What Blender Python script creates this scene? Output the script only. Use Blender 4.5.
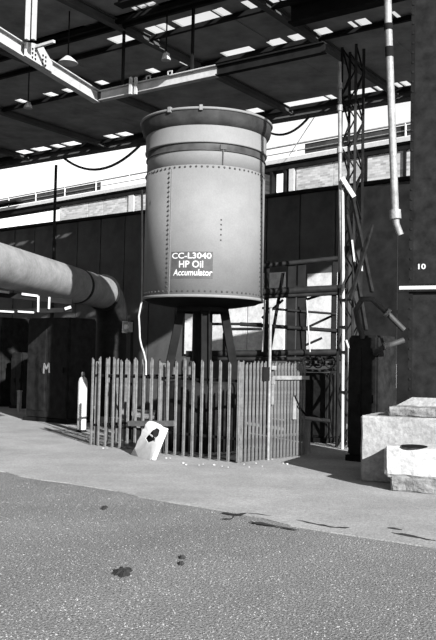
import bpy, bmesh, math, random
import numpy as np
from mathutils import Vector, Matrix
random.seed(7)
rad = math.radians
scene = bpy.context.scene
for o in list(bpy.data.objects):
    bpy.data.objects.remove(o)
COL = scene.collection

# ------------------------------------------------------------------ camera
FPX, EYE = 850.0, 1.75
PITCH, ROLL = rad(2.8), rad(1.2)
Fv = Vector((0, math.cos(PITCH), math.sin(PITCH)))
U0 = Vector((0, -math.sin(PITCH), math.cos(PITCH)))
R0 = Vector((1, 0, 0))
Rv = R0*math.cos(ROLL) + U0*math.sin(ROLL)
Uv = -R0*math.sin(ROLL) + U0*math.cos(ROLL)
CAM = Vector((0, 0, EYE))
cd = bpy.data.cameras.new('camera')
cam = bpy.data.objects.new('camera', cd)
COL.objects.link(cam)
cam.matrix_world = Matrix(((Rv.x, Uv.x, -Fv.x, CAM.x), (Rv.y, Uv.y, -Fv.y, CAM.y), (Rv.z, Uv.z, -Fv.z, CAM.z), (0, 0, 0, 1)))
cd.sensor_fit = 'VERTICAL'
cd.sensor_height = 36.0
cd.lens = FPX/640.0*36.0
cd.clip_end = 400
scene.camera = cam

# ------------------------------------------------------------------ light
SUN_AZ, SUN_EL = rad(25.5), rad(22)        # azimuth to the right of straight behind the camera
SUN = Vector((math.sin(SUN_AZ)*math.cos(SUN_EL), -math.cos(SUN_AZ)*math.cos(SUN_EL), math.sin(SUN_EL)))
world = bpy.data.worlds.new('world')
scene.world = world
world.use_nodes = True
wn = world.node_tree
wn.nodes.clear()
sky = wn.nodes.new('ShaderNodeTexSky')
sky.sky_type = 'NISHITA'
sky.sun_disc = False
sky.sun_elevation = SUN_EL
sky.sun_rotation = math.atan2(SUN.x, SUN.y)
sky.dust_density = 0.3
bw = wn.nodes.new('ShaderNodeRGBToBW')
bg = wn.nodes.new('ShaderNodeBackground')
wo = wn.nodes.new('ShaderNodeOutputWorld')
bg.inputs['Strength'].default_value = 0.30
wn.links.new(sky.outputs[0], bw.inputs[0])
wn.links.new(bw.outputs[0], bg.inputs['Color'])
wn.links.new(bg.outputs[0], wo.inputs[0])
sl = bpy.data.lights.new('sun', 'SUN')
sl.energy = 18.0
sl.angle = rad(0.55)
so = bpy.data.objects.new('sun', sl)
COL.objects.link(so)
so.rotation_euler = SUN.to_track_quat('Z', 'Y').to_euler()
so.location = (10, -20, 20)
vs = scene.view_settings
vs.view_transform = 'Standard'
vs.look = 'None'
vs.exposure = 0.0
vs.gamma = 1.0
vs.use_curve_mapping = False

# ------------------------------------------------------------------ helpers
def ray(x, y): return Fv + Rv*((x-218)/FPX) - Uv*((y-320)/FPX)
def onz(x, y, z=0.0):
    d = ray(x, y); return CAM + d*((z-EYE)/d.z)
def atD(x, y, D):
    d = ray(x, y); return CAM + d*(D/d.y)
def rot(ang):
    a = rad(ang); return Vector((math.cos(a), -math.sin(a), 0)), Vector((math.sin(a), math.cos(a), 0))
Z = Vector((0, 0, 1))
UG, VG = rot(38)          # the plant's own grid: UG runs right and nearer, VG right and farther

def mat(name, grey, rough=0.7, var=0.25, scale=6.0, metal=0.0, bump=0.0, bscale=40.0, fine=0.0, fscale=90.0, spec=0.12):
    m = bpy.data.materials.new(name)
    m.use_nodes = True
    nt = m.node_tree
    b = nt.nodes['Principled BSDF']
    b.inputs['Roughness'].default_value = rough
    b.inputs['Metallic'].default_value = metal
    b.inputs['Specular IOR Level'].default_value = spec
    tc = nt.nodes.new('ShaderNodeTexCoord')
    n = nt.nodes.new('ShaderNodeTexNoise')
    n.inputs['Scale'].default_value = scale
    n.inputs['Detail'].default_value = 6
    n.inputs['Roughness'].default_value = 0.65
    nt.links.new(tc.outputs['Object'], n.inputs['Vector'])
    r = nt.nodes.new('ShaderNodeMapRange')
    r.inputs['From Min'].default_value = 0.28
    r.inputs['From Max'].default_value = 0.72
    r.inputs['To Min'].default_value = grey*(1-var)
    r.inputs['To Max'].default_value = grey*(1+var)
    nt.links.new(n.outputs['Fac'], r.inputs['Value'])
    out = r.outputs[0]
    if fine:
        n2 = nt.nodes.new('ShaderNodeTexNoise')
        n2.inputs['Scale'].default_value = fscale
        n2.inputs['Detail'].default_value = 3
        n2.inputs['Roughness'].default_value = 0.8
        nt.links.new(tc.outputs['Object'], n2.inputs['Vector'])
        r2 = nt.nodes.new('ShaderNodeMapRange')
        r2.inputs['From Min'].default_value = 0.3
        r2.inputs['From Max'].default_value = 0.7
        r2.inputs['To Min'].default_value = 1-fine
        r2.inputs['To Max'].default_value = 1+fine
        nt.links.new(n2.outputs['Fac'], r2.inputs['Value'])
        mu = nt.nodes.new('ShaderNodeMath'); mu.operation = 'MULTIPLY'
        nt.links.new(out, mu.inputs[0]); nt.links.new(r2.outputs[0], mu.inputs[1])
        out = mu.outputs[0]
    cc = nt.nodes.new('ShaderNodeCombineColor')
    for k in range(3): nt.links.new(out, cc.inputs[k])
    nt.links.new(cc.outputs[0], b.inputs['Base Color'])
    if bump:
        bn = nt.nodes.new('ShaderNodeTexNoise')
        bn.inputs['Scale'].default_value = bscale
        bn.inputs['Detail'].default_value = 5
        nt.links.new(tc.outputs['Object'], bn.inputs['Vector'])
        bp = nt.nodes.new('ShaderNodeBump')
        bp.inputs['Strength'].default_value = bump
        bp.inputs['Distance'].default_value = 0.02
        nt.links.new(bn.outputs['Fac'], bp.inputs['Height'])
        nt.links.new(bp.outputs['Normal'], b.inputs['Normal'])
    return m

def brick_mat(name, c1, c2, mortar, ang):
    m = mat(name, c1, 0.85)
    nt = m.node_tree
    b = nt.nodes['Principled BSDF']
    tc = nt.nodes.new('ShaderNodeTexCoord')
    mp = nt.nodes.new('ShaderNodeMapping')
    mp.inputs['Rotation'].default_value = (0, 0, rad(ang))
    sep = nt.nodes.new('ShaderNodeSeparateXYZ')
    cmb = nt.nodes.new('ShaderNodeCombineXYZ')
    nt.links.new(tc.outputs['Object'], mp.inputs['Vector'])
    nt.links.new(mp.outputs[0], sep.inputs[0])
    nt.links.new(sep.outputs[0], cmb.inputs[0]); nt.links.new(sep.outputs[2], cmb.inputs[1])
    bt = nt.nodes.new('ShaderNodeTexBrick')
    bt.inputs['Scale'].default_value = 1.0
    bt.inputs['Brick Width'].default_value = 0.23
    bt.inputs['Row Height'].default_value = 0.085
    bt.inputs['Mortar Size'].default_value = 0.010
    bt.inputs['Color1'].default_value = (c1, c1, c1, 1)
    bt.inputs['Color2'].default_value = (c2, c2, c2, 1)
    bt.inputs['Mortar'].default_value = (mortar, mortar, mortar, 1)
    nt.links.new(cmb.outputs[0], bt.inputs['Vector'])
    mx = nt.nodes.new('ShaderNodeMix'); mx.data_type = 'RGBA'; mx.blend_type = 'MULTIPLY'
    mx.inputs['Factor'].default_value = 0.5
    n = nt.nodes.new('ShaderNodeTexNoise'); n.inputs['Scale'].default_value = 1.3; n.inputs['Detail'].default_value = 5
    nt.links.new(tc.outputs['Object'], n.inputs['Vector'])
    nt.links.new(bt.outputs['Color'], mx.inputs['A']); nt.links.new(n.outputs['Fac'], mx.inputs['B'])
    nt.links.new(mx.outputs['Result'], b.inputs['Base Color'])
    return m

M = dict(
    asphalt=mat('asphalt', 0.115, 0.9, 0.18, 0.55, bump=0.9, bscale=55, fine=0.85, fscale=48),
    apron=mat('worn_concrete_apron', 0.185, 0.9, 0.24, 0.8, bump=0.4, bscale=45, fine=0.32, fscale=34),
    tar=mat('tar', 0.02, 0.6, 0.4, 20),
    chip=mat('stone_chip', 0.16, 0.8, 0.5, 3),
    tank=mat('aluminium_paint', 0.11, 0.7, 0.10, 2.2, metal=0.0, fine=0.07, fscale=35, spec=0.12),
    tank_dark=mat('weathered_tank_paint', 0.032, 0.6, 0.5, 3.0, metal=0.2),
    patch=mat('grey_sign_patch', 0.04, 0.6, 0.25, 9),
    letter=mat('white_lettering', 0.3, 0.6, 0.05, 9),
    black=mat('sooty_black_steel', 0.007, 0.8, 0.5, 2.5, spec=0.03),
    roofing=mat('sooty_roof_shade_lift', 0.12, 0.9, 0.4, 1.2),  # sooty sheet, lightened to lift the roof's shaded underside
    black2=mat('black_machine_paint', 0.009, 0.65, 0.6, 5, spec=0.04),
    cable=mat('black_rubber', 0.02, 0.6, 0.2, 5),
    steel=mat('galvanised_steel', 0.14, 0.55, 0.4, 5, metal=0.15, fine=0.2, fscale=25),
    fence=mat('weathered_fence_steel', 0.066, 0.6, 0.55, 4, metal=0.1, fine=0.2, fscale=30),
    light=mat('pale_paint', 0.24, 0.6, 0.25, 5),
    white=mat('white_paint', 0.28, 0.6, 0.15, 7),
    rope=mat('pale_rope', 0.22, 0.9, 0.2, 20),
    pipe=mat('pale_lagging', 0.13, 0.7, 0.3, 2.5, fine=0.15, fscale=15),
    concrete=mat('concrete', 0.17, 0.9, 0.22, 3.0, bump=0.5, bscale=18, fine=0.25, fscale=14),
    rubble=mat('rough_concrete', 0.11, 0.95, 0.6, 9, bump=0.9, bscale=22),
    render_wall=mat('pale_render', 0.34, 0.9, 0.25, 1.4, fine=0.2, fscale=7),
    brick=brick_mat('grey_brick', 0.42, 0.22, 0.32, 40),
    soot_lift=mat('sooty_wall_shade_lift', 0.04, 0.9, 0.4, 1.0, spec=0.1),  # sooty sheet in a lighter copy for surfaces in shade
    dark_skirt=mat('dark_skirt_paint', 0.018, 0.8, 0.6, 3.0, spec=0.15),  # darker tone for the flared skirt
    pale_concrete=mat('pale_concrete', 0.25, 0.9, 0.16, 3.0, bump=0.5, bscale=18, fine=0.2, fscale=14),
    shade_ground=mat('dark_shade_ground', 0.03, 0.95, 0.5, 2, bump=0.5, bscale=30),
)

class MB:
    def __init__(s): s.v, s.f, s.smooth = [], [], []
    def add(s, vs, fs, sm=False):
        o = len(s.v)
        s.v += [Vector(p) for p in vs]
        s.f += [tuple(i+o for i in f) for f in fs]
        s.smooth += [sm]*len(fs)
        return s
    def box(s, c, d, ux=None, uy=None, uz=None):
        ux = ux or Vector((1, 0, 0)); uy = uy or Vector((0, 1, 0)); uz = uz or Z
        c = Vector(c)
        vs = [c + ux*(d[0]*i/2) + uy*(d[1]*j/2) + uz*(d[2]*k/2) for k in (-1, 1) for j in (-1, 1) for i in (-1, 1)]
        return s.add(vs, [(0, 2, 3, 1), (4, 5, 7, 6), (0, 1, 5, 4), (2, 6, 7, 3), (0, 4, 6, 2), (1, 3, 7, 5)])
    def beam(s, p, q, w, h, up=Z):
        p, q = Vector(p), Vector(q); t = (q-p); L = t.length; t.normalize()
        if abs(t.dot(up)) > 0.98: up = Vector((0, 1, 0)) if abs(t.y) < .9 else Vector((1, 0, 0))
        x = t.cross(up).normalized(); y = x.cross(t).normalized()
        return s.box((p+q)/2, (L, w, h), t, x, y)
    def ibeam(s, p, q, w, h, th=0.02, up=Z):
        p, q = Vector(p), Vector(q); t = (q-p).normalized()
        if abs(t.dot(up)) > 0.98: up = Vector((0, 1, 0))
        x = t.cross(up).normalized(); y = x.cross(t).normalized()
        s.beam(p+y*(h/2-th/2), q+y*(h/2-th/2), w, th, y)
        s.beam(p-y*(h/2-th/2), q-y*(h/2-th/2), w, th, y)
        s.beam(p, q, th*0.8, h-2*th, y)
        return s
    def cyl(s, p, q, r, n=16, r2=None, caps=True):
        p, q = Vector(p), Vector(q); t = (q-p).normalized()
        a = Vector((0, 0, 1)) if abs(t.z) < .9 else Vector((1, 0, 0))
        x = t.cross(a).normalized(); y = t.cross(x).normalized()
        r2 = r if r2 is None else r2
        vs = []
        for c, rr in ((p, r), (q, r2)):
            for i in range(n):
                an = 2*math.pi*i/n
                vs.append(c + x*(rr*math.cos(an)) + y*(rr*math.sin(an)))
        s.add(vs, [(i, (i+1) % n, n+(i+1) % n, n+i)[::-1] for i in range(n)], True)
        if caps:
            s.add(vs[:n], [tuple(range(n))]); s.add(vs[n:], [tuple(range(n))[::-1]])
        return s
    def tube(s, pts, r, n=8):
        pts = [Vector(p) for p in pts]
        rings = []
        prev = None
        for i, p in enumerate(pts):
            t = (pts[min(i+1, len(pts)-1)] - pts[max(i-1, 0)]).normalized()
            if prev is None:
                a = Z if abs(t.z) < .9 else Vector((1, 0, 0))
                x = t.cross(a).normalized()
            else:
                x = (prev - t*prev.dot(t)).normalized()
            prev = x
            y = t.cross(x)
            rings.append([p + x*(r*math.cos(2*math.pi*k/n)) + y*(r*math.sin(2*math.pi*k/n)) for k in range(n)])
        vs = [q for rg in rings for q in rg]
        fs = []
        for i in range(len(pts)-1):
            for k in range(n):
                fs.append((i*n+k, i*n+(k+1) % n, (i+1)*n+(k+1) % n, (i+1)*n+k))
        s.add(vs, fs, True)
        s.add(rings[0], [tuple(range(n))[::-1]]); s.add(rings[-1], [tuple(range(n))])
        return s
    def lathe(s, c, prof, n=64, a0=0, a1=2*math.pi):
        c = Vector(c); full = abs(a1-a0-2*math.pi) < 1e-6
        m = n if full else n+1
        vs = []
        for r, z in prof:
            for i in range(m):
                a = a0 + (a1-a0)*i/n
                vs.append(c + Vector((r*math.cos(a), r*math.sin(a), z)))
        fs = []
        for j in range(len(prof)-1):
            for i in range(n):
                k = (i+1) % m
                fs.append((j*m+i, j*m+k, (j+1)*m+k, (j+1)*m+i))
        return s.add(vs, fs, True)
    def prism(s, poly, d):
        n = len(poly); d = Vector(d); poly = [Vector(p) for p in poly]
        s.add(poly + [p+d for p in poly], [tuple(range(n))[::-1], tuple(range(n, 2*n))] + [(i, (i+1) % n, n+(i+1) % n, n+i) for i in range(n)])
        return s

def origin_of(o):
    p = Vector((0, 0, 0))
    while o is not None:
        p += o.location; o = o.parent
    return p
def mesh_of(name, mb, m, org=Vector((0, 0, 0))):
    me = bpy.data.meshes.new(name)
    me.from_pydata([tuple(v-org) for v in mb.v], [], mb.f)
    bm = bmesh.new(); bm.from_mesh(me)
    bmesh.ops.recalc_face_normals(bm, faces=bm.faces)
    bm.to_mesh(me); bm.free()
    for p, sm in zip(me.polygons, mb.smooth): p.use_smooth = sm
    me.materials.append(m)
    return me
def tag(o, label=None, cat=None, group=None, kind=None):
    if label: o['label'] = label
    if cat: o['category'] = cat
    if group: o['group'] = group
    if kind: o['kind'] = kind
    return o
def obj(name, mb, m, parent=None, label=None, cat=None, group=None, kind=None):
    if parent is None:
        xs = [v.x for v in mb.v]; ys = [v.y for v in mb.v]; zs = [v.z for v in mb.v]
        loc = Vector(((min(xs)+max(xs))/2, (min(ys)+max(ys))/2, min(zs)))
        org = loc
    else:
        loc = Vector((0, 0, 0)); org = origin_of(parent)
    o = bpy.data.objects.new(name, mesh_of(name, mb, m, org))
    COL.objects.link(o)
    o.location = loc
    o.parent = parent
    return tag(o, label, cat, group, kind)
def thing(name, label, cat, loc, group=None, kind=None):
    o = bpy.data.objects.new(name, None)
    o.empty_display_size = 0.2
    COL.objects.link(o)
    o.location = loc
    return tag(o, label, cat, group, kind)
def inst(name, me, parent, loc, rz=0.0, label=None):
    o = bpy.data.objects.new(name, me)
    COL.objects.link(o)
    o.parent = parent
    o.location = Vector(loc) - origin_of(parent)
    o.rotation_euler = (0, 0, rz)
    return tag(o, label)
def arc(c, r, a0, a1, ex, ey, n=8):
    return [Vector(c) + ex*(r*math.cos(a0+(a1-a0)*i/n)) + ey*(r*math.sin(a0+(a1-a0)*i/n)) for i in range(n+1)]
def sag(p, q, d, n=14):
    p, q = Vector(p), Vector(q)
    return [p.lerp(q, i/n) - Z*(4*d*(i/n)*(1-i/n)) for i in range(n+1)]

# ------------------------------------------------------------------ the ground
fl = MB()
N = 60
fl.add([(-70+140*i/N, -25+120*j/N, 0) for j in range(N+1) for i in range(N+1)],
       [(j*(N+1)+i, j*(N+1)+i+1, (j+1)*(N+1)+i+1, (j+1)*(N+1)+i) for j in range(N) for i in range(N)])
floor = obj('floor', fl, M['asphalt'], None, kind='structure')
# paler worn concrete beside the road, a finger proud of the asphalt, with a ragged edge
e0, e1 = onz(43, 480), onz(436, 550)
ed = (e1-e0).normalized(); en = Vector((-ed.y, ed.x, 0))
edge = []
for i in range(90):
    t = -26 + i*0.5
    j = 0.05*math.sin(i*1.3)+0.05*math.sin(i*0.47+1)+random.uniform(-.04, .04)
    edge.append(e0 + ed*t + en*j)
ap = MB()
vv = []
for p in edge: vv += [p + Z*0.0, p + Z*0.012, p + en*45 + Z*0.012]
ff = []
for i in range(len(edge)-1):
    a, b = i*3, (i+1)*3
    ff += [(a, b, b+1, a+1), (a+1, b+1, b+2, a+2)]
ap.add(vv, ff)
obj('concrete_apron', ap, M['apron'], floor)
def crack(path, w):
    m = MB()
    pts = []
    for (x, y), (x2, y2) in zip(path, path[1:]):
        k = max(2, int(abs(x2-x)/5))
        pts += [onz(x+(x2-x)*i/k, y+(y2-y)*i/k, 0.012) for i in range(k)]
    pts.append(onz(*path[-1], 0.012))
    up, dn = [], []
    for i, p in enumerate(pts):
        ww = w*random.uniform(.35, 1.2)*min(1, .3+min(i, len(pts)-1-i)*.5)
        jj = random.uniform(-.02, .02)
        up.append(p + Vector((0, ww/2+jj, .004))); dn.append(p + Vector((0, -ww/2+jj, .004)))
    n = len(pts)
    m.add(up+dn, [(i, n+i, n+i+1, i+1) for i in range(n-1)])
    obj('crack', m, M['tar'], floor)
crack([(222, 513), (238, 515), (247, 513)], .14)
crack([(236, 514), (232, 519), (222, 519)], .10)
crack([(250, 522), (275, 526), (298, 530)], .13)
crack([(296, 520), (330, 527), (350, 528)], .09)
crack([(247, 513), (272, 516)], .04)
crack([(392, 533), (415, 537), (436, 541)], .12)
crack([(388, 528), (402, 530)], .12)
def blot(name, x, y, wpx, hpx, label, seed=1):
    c = onz(x, y, 0.0)
    rx = (onz(x+wpx/2, y)-c).length; ry = (onz(x, y-hpx/2)-c).length
    rnd = random.Random(seed)
    m = MB(); n = 22
    rim = []
    for i in range(n):
        a = 2*math.pi*i/n; k = rnd.uniform(.65, 1.1)
        rim.append(c + Vector((rx*k*math.cos(a), ry*k*math.sin(a), 0.003)))
    mid = [c + (p-c)*.5 + Z*(.012+rnd.uniform(0, .012)) for p in rim]
    m.add(rim+mid+[c+Z*.02], [(i, (i+1) % n, n+(i+1) % n, n+i) for i in range(n)] + [(n+i, n+(i+1) % n, 2*n) for i in range(n)])
    obj(name, m, M['tar'], None, label, 'tar patch')
blot('tar_patch', 123, 572, 22, 11, 'large black tar blot on the asphalt in the foreground', 3)
blot('tar_patch', 182, 558, 8, 4, 'small black tar spot, larger of the pair right of the big blot', 5)
blot('tar_patch', 181, 564, 7, 4, 'small black tar spot just below its twin, right of the big blot', 6)
blot('tar_patch', 104, 508, 9, 4, 'faint small tar spot on the asphalt near the pale concrete edge', 7)
# loose stone chips of the road surface
ch = MB()
rnd = random.Random(11)
def chipm(c, r):
    p = [Vector((r*rnd.uniform(.6, 1.3), 0, 0)), Vector((0, r*rnd.uniform(.6, 1.3), 0)), Vector((-r*rnd.uniform(.6, 1.3), 0, 0)), Vector((0, -r*rnd.uniform(.6, 1.3), 0)), Vector((0, 0, r*rnd.uniform(.4, .9)))]
    a = rnd.uniform(0, 6.3); ca, sa = math.cos(a), math.sin(a)
    p = [Vector((q.x*ca-q.y*sa, q.x*sa+q.y*ca, q.z))+c for q in p]
    ch.add(p, [(0, 1, 4), (1, 2, 4), (2, 3, 4), (3, 0, 4)])
for _ in range(12000):
    D = 4.2 + 8*rnd.random()**1.5
    c = Vector((rnd.uniform(-.36, .36)*D, D, 0.0))
    if (c-e0).dot(en) > -.05: continue
    chipm(c, rnd.uniform(.003, .009))
obj('road_grit', ch, M['chip'], None, 'loose pale stone chips scattered over the foreground asphalt', 'grit', kind='stuff')

# ------------------------------------------------------------------ dark works building behind
h0, h1 = onz(0, 229, 7.1), onz(408, 177, 7.1)
hd = (h1-h0).normalized(); hn = Vector((hd.y, -hd.x, 0))       # hn faces the yard
if hn.y > 0: hn = -hn
HA, HB = h0 - hd*14, h1 + hd*9
HL = (HB-HA).length
wall_back = obj('wall_back', MB().prism([HA.xy.to_3d(), HB.xy.to_3d(), HB.xy.to_3d()-hn*.3, HA.xy.to_3d()-hn*.3], (0, 0, 7.0)), M['soot_lift'], None, kind='structure')
k = int(HL/1.25)
pm = MB().box((0, 0, 3.55), (1.2, .06, 7.1), Vector((hd.x, hd.y, 0)), Vector((hn.x, hn.y, 0)))
pmesh = mesh_of('cladding_panel', pm, M['soot_lift'])
for i in range(k):
    c = HA + hd*(HL*(i+.5)/k) + hn*(.031+.012*(i % 2)); c.z = 0
    inst('cladding_panel', pmesh, wall_back, c)
cap = HA.copy(); cap2 = HB.copy(); cap.z = cap2.z = 7.02
obj('coping', MB().beam(cap, cap2, .5, .1), M['black'], wall_back)
# unseen dark wall added out of frame to cut sky fill on the tank's left
fill_blocker_wall = obj('fill_blocker_wall', MB().box((-13.0, 6.0, 6.5), (.4, 36, 13)), M['soot_lift'], None, kind='structure')
for i in range(12):
    obj('pilaster', MB().box((-12.7, -10.5+3*i, 6.5), (.25, .5, 13)), M['soot_lift'], fill_blocker_wall)
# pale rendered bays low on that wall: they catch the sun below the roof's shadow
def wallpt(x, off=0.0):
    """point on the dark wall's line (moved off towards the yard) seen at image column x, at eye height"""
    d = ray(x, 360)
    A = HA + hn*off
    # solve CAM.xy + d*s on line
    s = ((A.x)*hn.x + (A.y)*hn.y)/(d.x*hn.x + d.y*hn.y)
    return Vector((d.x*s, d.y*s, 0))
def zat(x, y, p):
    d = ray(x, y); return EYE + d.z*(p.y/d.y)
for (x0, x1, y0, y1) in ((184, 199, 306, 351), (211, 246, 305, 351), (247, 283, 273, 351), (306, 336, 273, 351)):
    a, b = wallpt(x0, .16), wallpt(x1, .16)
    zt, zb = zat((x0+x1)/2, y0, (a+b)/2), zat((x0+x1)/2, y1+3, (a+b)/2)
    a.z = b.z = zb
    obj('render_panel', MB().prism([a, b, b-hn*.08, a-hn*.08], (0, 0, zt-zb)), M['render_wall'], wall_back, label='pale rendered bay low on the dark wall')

# ------------------------------------------------------------------ brick gallery building beyond
ZG = 9.8
g0, g1 = onz(0, 210, ZG), onz(408, 139, ZG)
gd = (g1-g0).normalized(); gn = Vector((gd.y, -gd.x, 0))
if gn.y > 0: gn = -gn
def galpt(x, off=0.0):
    d = ray(x, 200); A = g0 + gn*off
    s = (A.x*gn.x + A.y*gn.y)/(d.x*gn.x + d.y*gn.y)
    return Vector((d.x*s, d.y*s, 0))
def galx(x, y, off=0.0):
    p = galpt(x, off); p.z = zat(x, y, p); return p
GT = thing('gallery_building', 'distant sunlit brick gallery building with a railed walkway above the dark wall', 'building', galpt(200))
def gwall(x0, x1, name='brick_wall', m='brick', z0=0.0, z1=ZG-.36, off=-.04, th=.5):
    a, b = galpt(x0, off), galpt(x1, off); a.z = b.z = z0
    return obj(name, MB().prism([a, b, b-gn*th, a-gn*th], (0, 0, z1-z0)), M[m], GT)
for x0, x1 in ((60, 88), (88.6, 102.6), (103.2, 139), (296, 333), (333.6, 366), (366.5, 440)): gwall(x0, x1)
gwall(139, 262)
for x in (131, 291): gwall(x-2.5, x+2.5, 'pilaster', 'white', off=.02, th=.4)
for x in (270.5, 284, 365, 404): gwall(x-1.2, x+1.2, 'stanchion', 'black', off=.03, th=.3)
# walkway slab, kerb, railings
A, B = galpt(-60), galpt(470)
def gl(z, off): 
    a, b = galpt(-60, off), galpt(470, off); a.z = b.z = z; return a, b
a, b = gl(ZG-.12, -.55); obj('walkway_deck', MB().beam(a, b, 1.3, .10), M['black'], GT)
a, b = gl(ZG-.03, .12); obj('walkway_edge', MB().beam(a, b, .06, .16), M['white'], GT)
a, b = gl(ZG-.25, -.02); obj('walkway_girder', MB().beam(a, b, .12, .24), M['black'], GT)
for zz, w in ((ZG+.55, .05), (ZG+.28, .03)):
    a, b = gl(zz, .1); obj('handrail', MB().cyl(a, b, w*.7, 6), M['steel'], GT)
bx = MB(); 
L = (B-A).length; cnt = int(L/2.3)
post = mesh_of('railing_post', MB().box((0, 0, .28), (.06, .06, .56)), M['white'])
for i in range(cnt):
    p = A.lerp(B, i/cnt) + gn*.1; p.z = ZG
    inst('railing_post', post, GT, p)
for x0, x1 in ((-30, 60), (60, 100), (304, 345), (345, 367), (367, 415)):
    a, b = galpt(x0, .05), galpt(x1, .05); a.z = b.z = ZG+.12
    obj('infill_panel', MB().prism([a, b, b-gn*.03, a-gn*.03], (0, 0, .38)), M['tank_dark'], GT)
# open left bay: extra platforms beneath the walkway
for yy, x1 in ((230, 16), (201, 20)):
    b = galx(x1, yy, .3); a = b - gd*6
    obj('side_platform', MB().beam(a, b, .5, .10), M['black'], GT)
a, b = galpt(-60, -1.2), galpt(60, -1.2); a.z = b.z = ZG-1.15
obj('cross_girder', MB().beam(a, b, .2, .35), M['black'], GT)

# ------------------------------------------------------------------ open roof overhead
ZR = 9.0
ur, vr = rot(35)
def ab(p): return p.dot(ur), p.dot(vr)
def P_ab(a, b, z=ZR):
    p = ur*a + vr*b; p.z = z; return p
A_MIN, A_MAX = -34.0, -4.6
bandsx = [   # (image line through which the slot runs, slot width, open stretches in image x)
    ((147, 9), .42, [(136, 140), (142, 149), (150, 158)]),
    ((100, 28), .45, [(91, 96), (97, 104), (113, 121)]),
    ((197, 22), .62, [(114, 133), (152, 162), (163, 172), (179, 194), (188, 217), (219, 229), (248, 277), (279, 286)]),
    ((240, 53), .50, [(20, 26), (48, 56), (66, 72), (98, 107), (150, 158), (184, 197), (224, 253), (270, 285), (292, 316), (318, 331), (352, 356), (359, 370), (395, 399)]),
    ((330, 99), .62, [(18, 31), (36, 49), (55, 63), (66, 79), (85, 89), (108, 117), (120, 131), (250, 262), (276, 327), (329, 335), (352, 374), (377, 390), (396, 401), (403, 410)]),
]
bands = []
for (px, py), w, opens in bandsx:
    _, bc = ab(onz(px, py, ZR))
    iv = []
    for x0, x1 in opens:
        # image column -> a on the slot's centre line
        def a_at(x):
            d = ray(x, py); s = bc/(d.x*vr.x + d.y*vr.y)
            # iterate for roll
            for _ in range(4):
                p = P_ab((d*s).dot(ur), bc)
                q = p - CAM; yy = 320 - FPX*q.dot(Uv)/q.dot(Fv)
                d = ray(x, yy); s = bc/(d.x*vr.x + d.y*vr.y)
            return (d*s).dot(ur)
        iv.append((a_at(x0), a_at(x1)))
    bands.append([bc-w/2, bc+w/2, sorted(iv)])
bands.sort()
ceiling = tag(bpy.data.objects.new('ceiling', None), kind='structure')
COL.objects.link(ceiling); ceiling.location = (-4, 20, ZR)
B_END = max(b_[1] for b_ in bands) + .17
_d = ray(265, 124); Z_EG = EYE + _d.z*(B_END/_d.dot(vr))
rows = []
bprev = 11.2
for b0, b1, iv in bands:
    if b0 > bprev: rows.append((bprev, b0))
    bprev = b1

rr = random.Random(4)
for b0, b1 in rows:
    a = A_MIN
    a_end = A_MAX if b0 < 15 else -2.5
    while a < a_end:
        a2 = min(a + 2.4, a_end)
        bb0 = b0
        if a >= -8.6: bb0 = max(bb0, 14.6)
        if bb0 >= b1: a = a2; continue
        if not (bb0 < 12.2 and a > -11.5 and b1 < 12.2):
            if a >= -11.5: bb0 = max(bb0, 12.2)
            z = ZR + rr.uniform(0, .03)
            poly = [P_ab(a-.02, bb0, z), P_ab(a2+.02, bb0, z), P_ab(a2+.02, b1, z), P_ab(a-.02, b1, z)]
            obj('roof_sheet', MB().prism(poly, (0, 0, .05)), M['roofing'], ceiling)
        a = a2
for b0, b1, iv in bands:
    if b1 < 12.0: pass
    a = A_MIN
    segs = []
    for s0, s1 in iv:
        if s0 > a: segs.append((a, s0))
        a = max(a, s1)
    segs.append((a, A_MAX if b0 > 13 else -8.6))
    for s0, s1 in segs:
        if s1 <= s0: continue
        poly = [P_ab(s0, b0-.02), P_ab(s1, b0-.02), P_ab(s1, b1+.02), P_ab(s0, b1+.02)]
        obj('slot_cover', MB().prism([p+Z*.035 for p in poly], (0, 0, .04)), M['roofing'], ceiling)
    # purlin running along the slot splits it into a thin and a thick line
    bp_ = b0 + (b1-b0)*.64
    obj('purlin', MB().beam(P_ab(A_MIN, bp_, ZR-.05), P_ab(A_MAX, bp_, ZR-.05), .09, .10), M['black'], ceiling)
# edge girder and rafters
EG = B_END
obj('edge_girder', MB().ibeam(P_ab(A_MIN, EG, (ZR+.04+Z_EG)/2), P_ab(A_MAX, EG, (ZR+.04+Z_EG)/2), .28, ZR+.04-Z_EG, .04), M['soot_lift'], ceiling)
obj('edge_girder', MB().ibeam(P_ab(-11.0, 12.1, ZR-.2), P_ab(-8.6, 12.1, ZR-.2), .25, .4, .03), M['black'], ceiling)
obj('edge_girder', MB().ibeam(P_ab(-8.6, 14.65, ZR-.2), P_ab(A_MAX, 14.65, ZR-.2), .25, .4, .03), M['black'], ceiling)
obj('edge_girder', MB().ibeam(P_ab(-5.1, 13.0, ZR-.2), P_ab(-5.1, 14.5, ZR-.2), .25, .4, .03), M['black'], ceiling)
for a in (-31, -27, -23, -19.3, -15.4, -12.1, -8.9, -5.2):
    bs = 11.3 if a < -11.5 else (12.3 if a < -8.6 else 14.6)
    rp, rq = P_ab(a, bs, ZR-.10), P_ab(a, EG-.2, ZR-.10)
    obj('rafter', MB().ibeam(rp, rq, .14, .18, .02), M['soot_lift'], ceiling)

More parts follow.
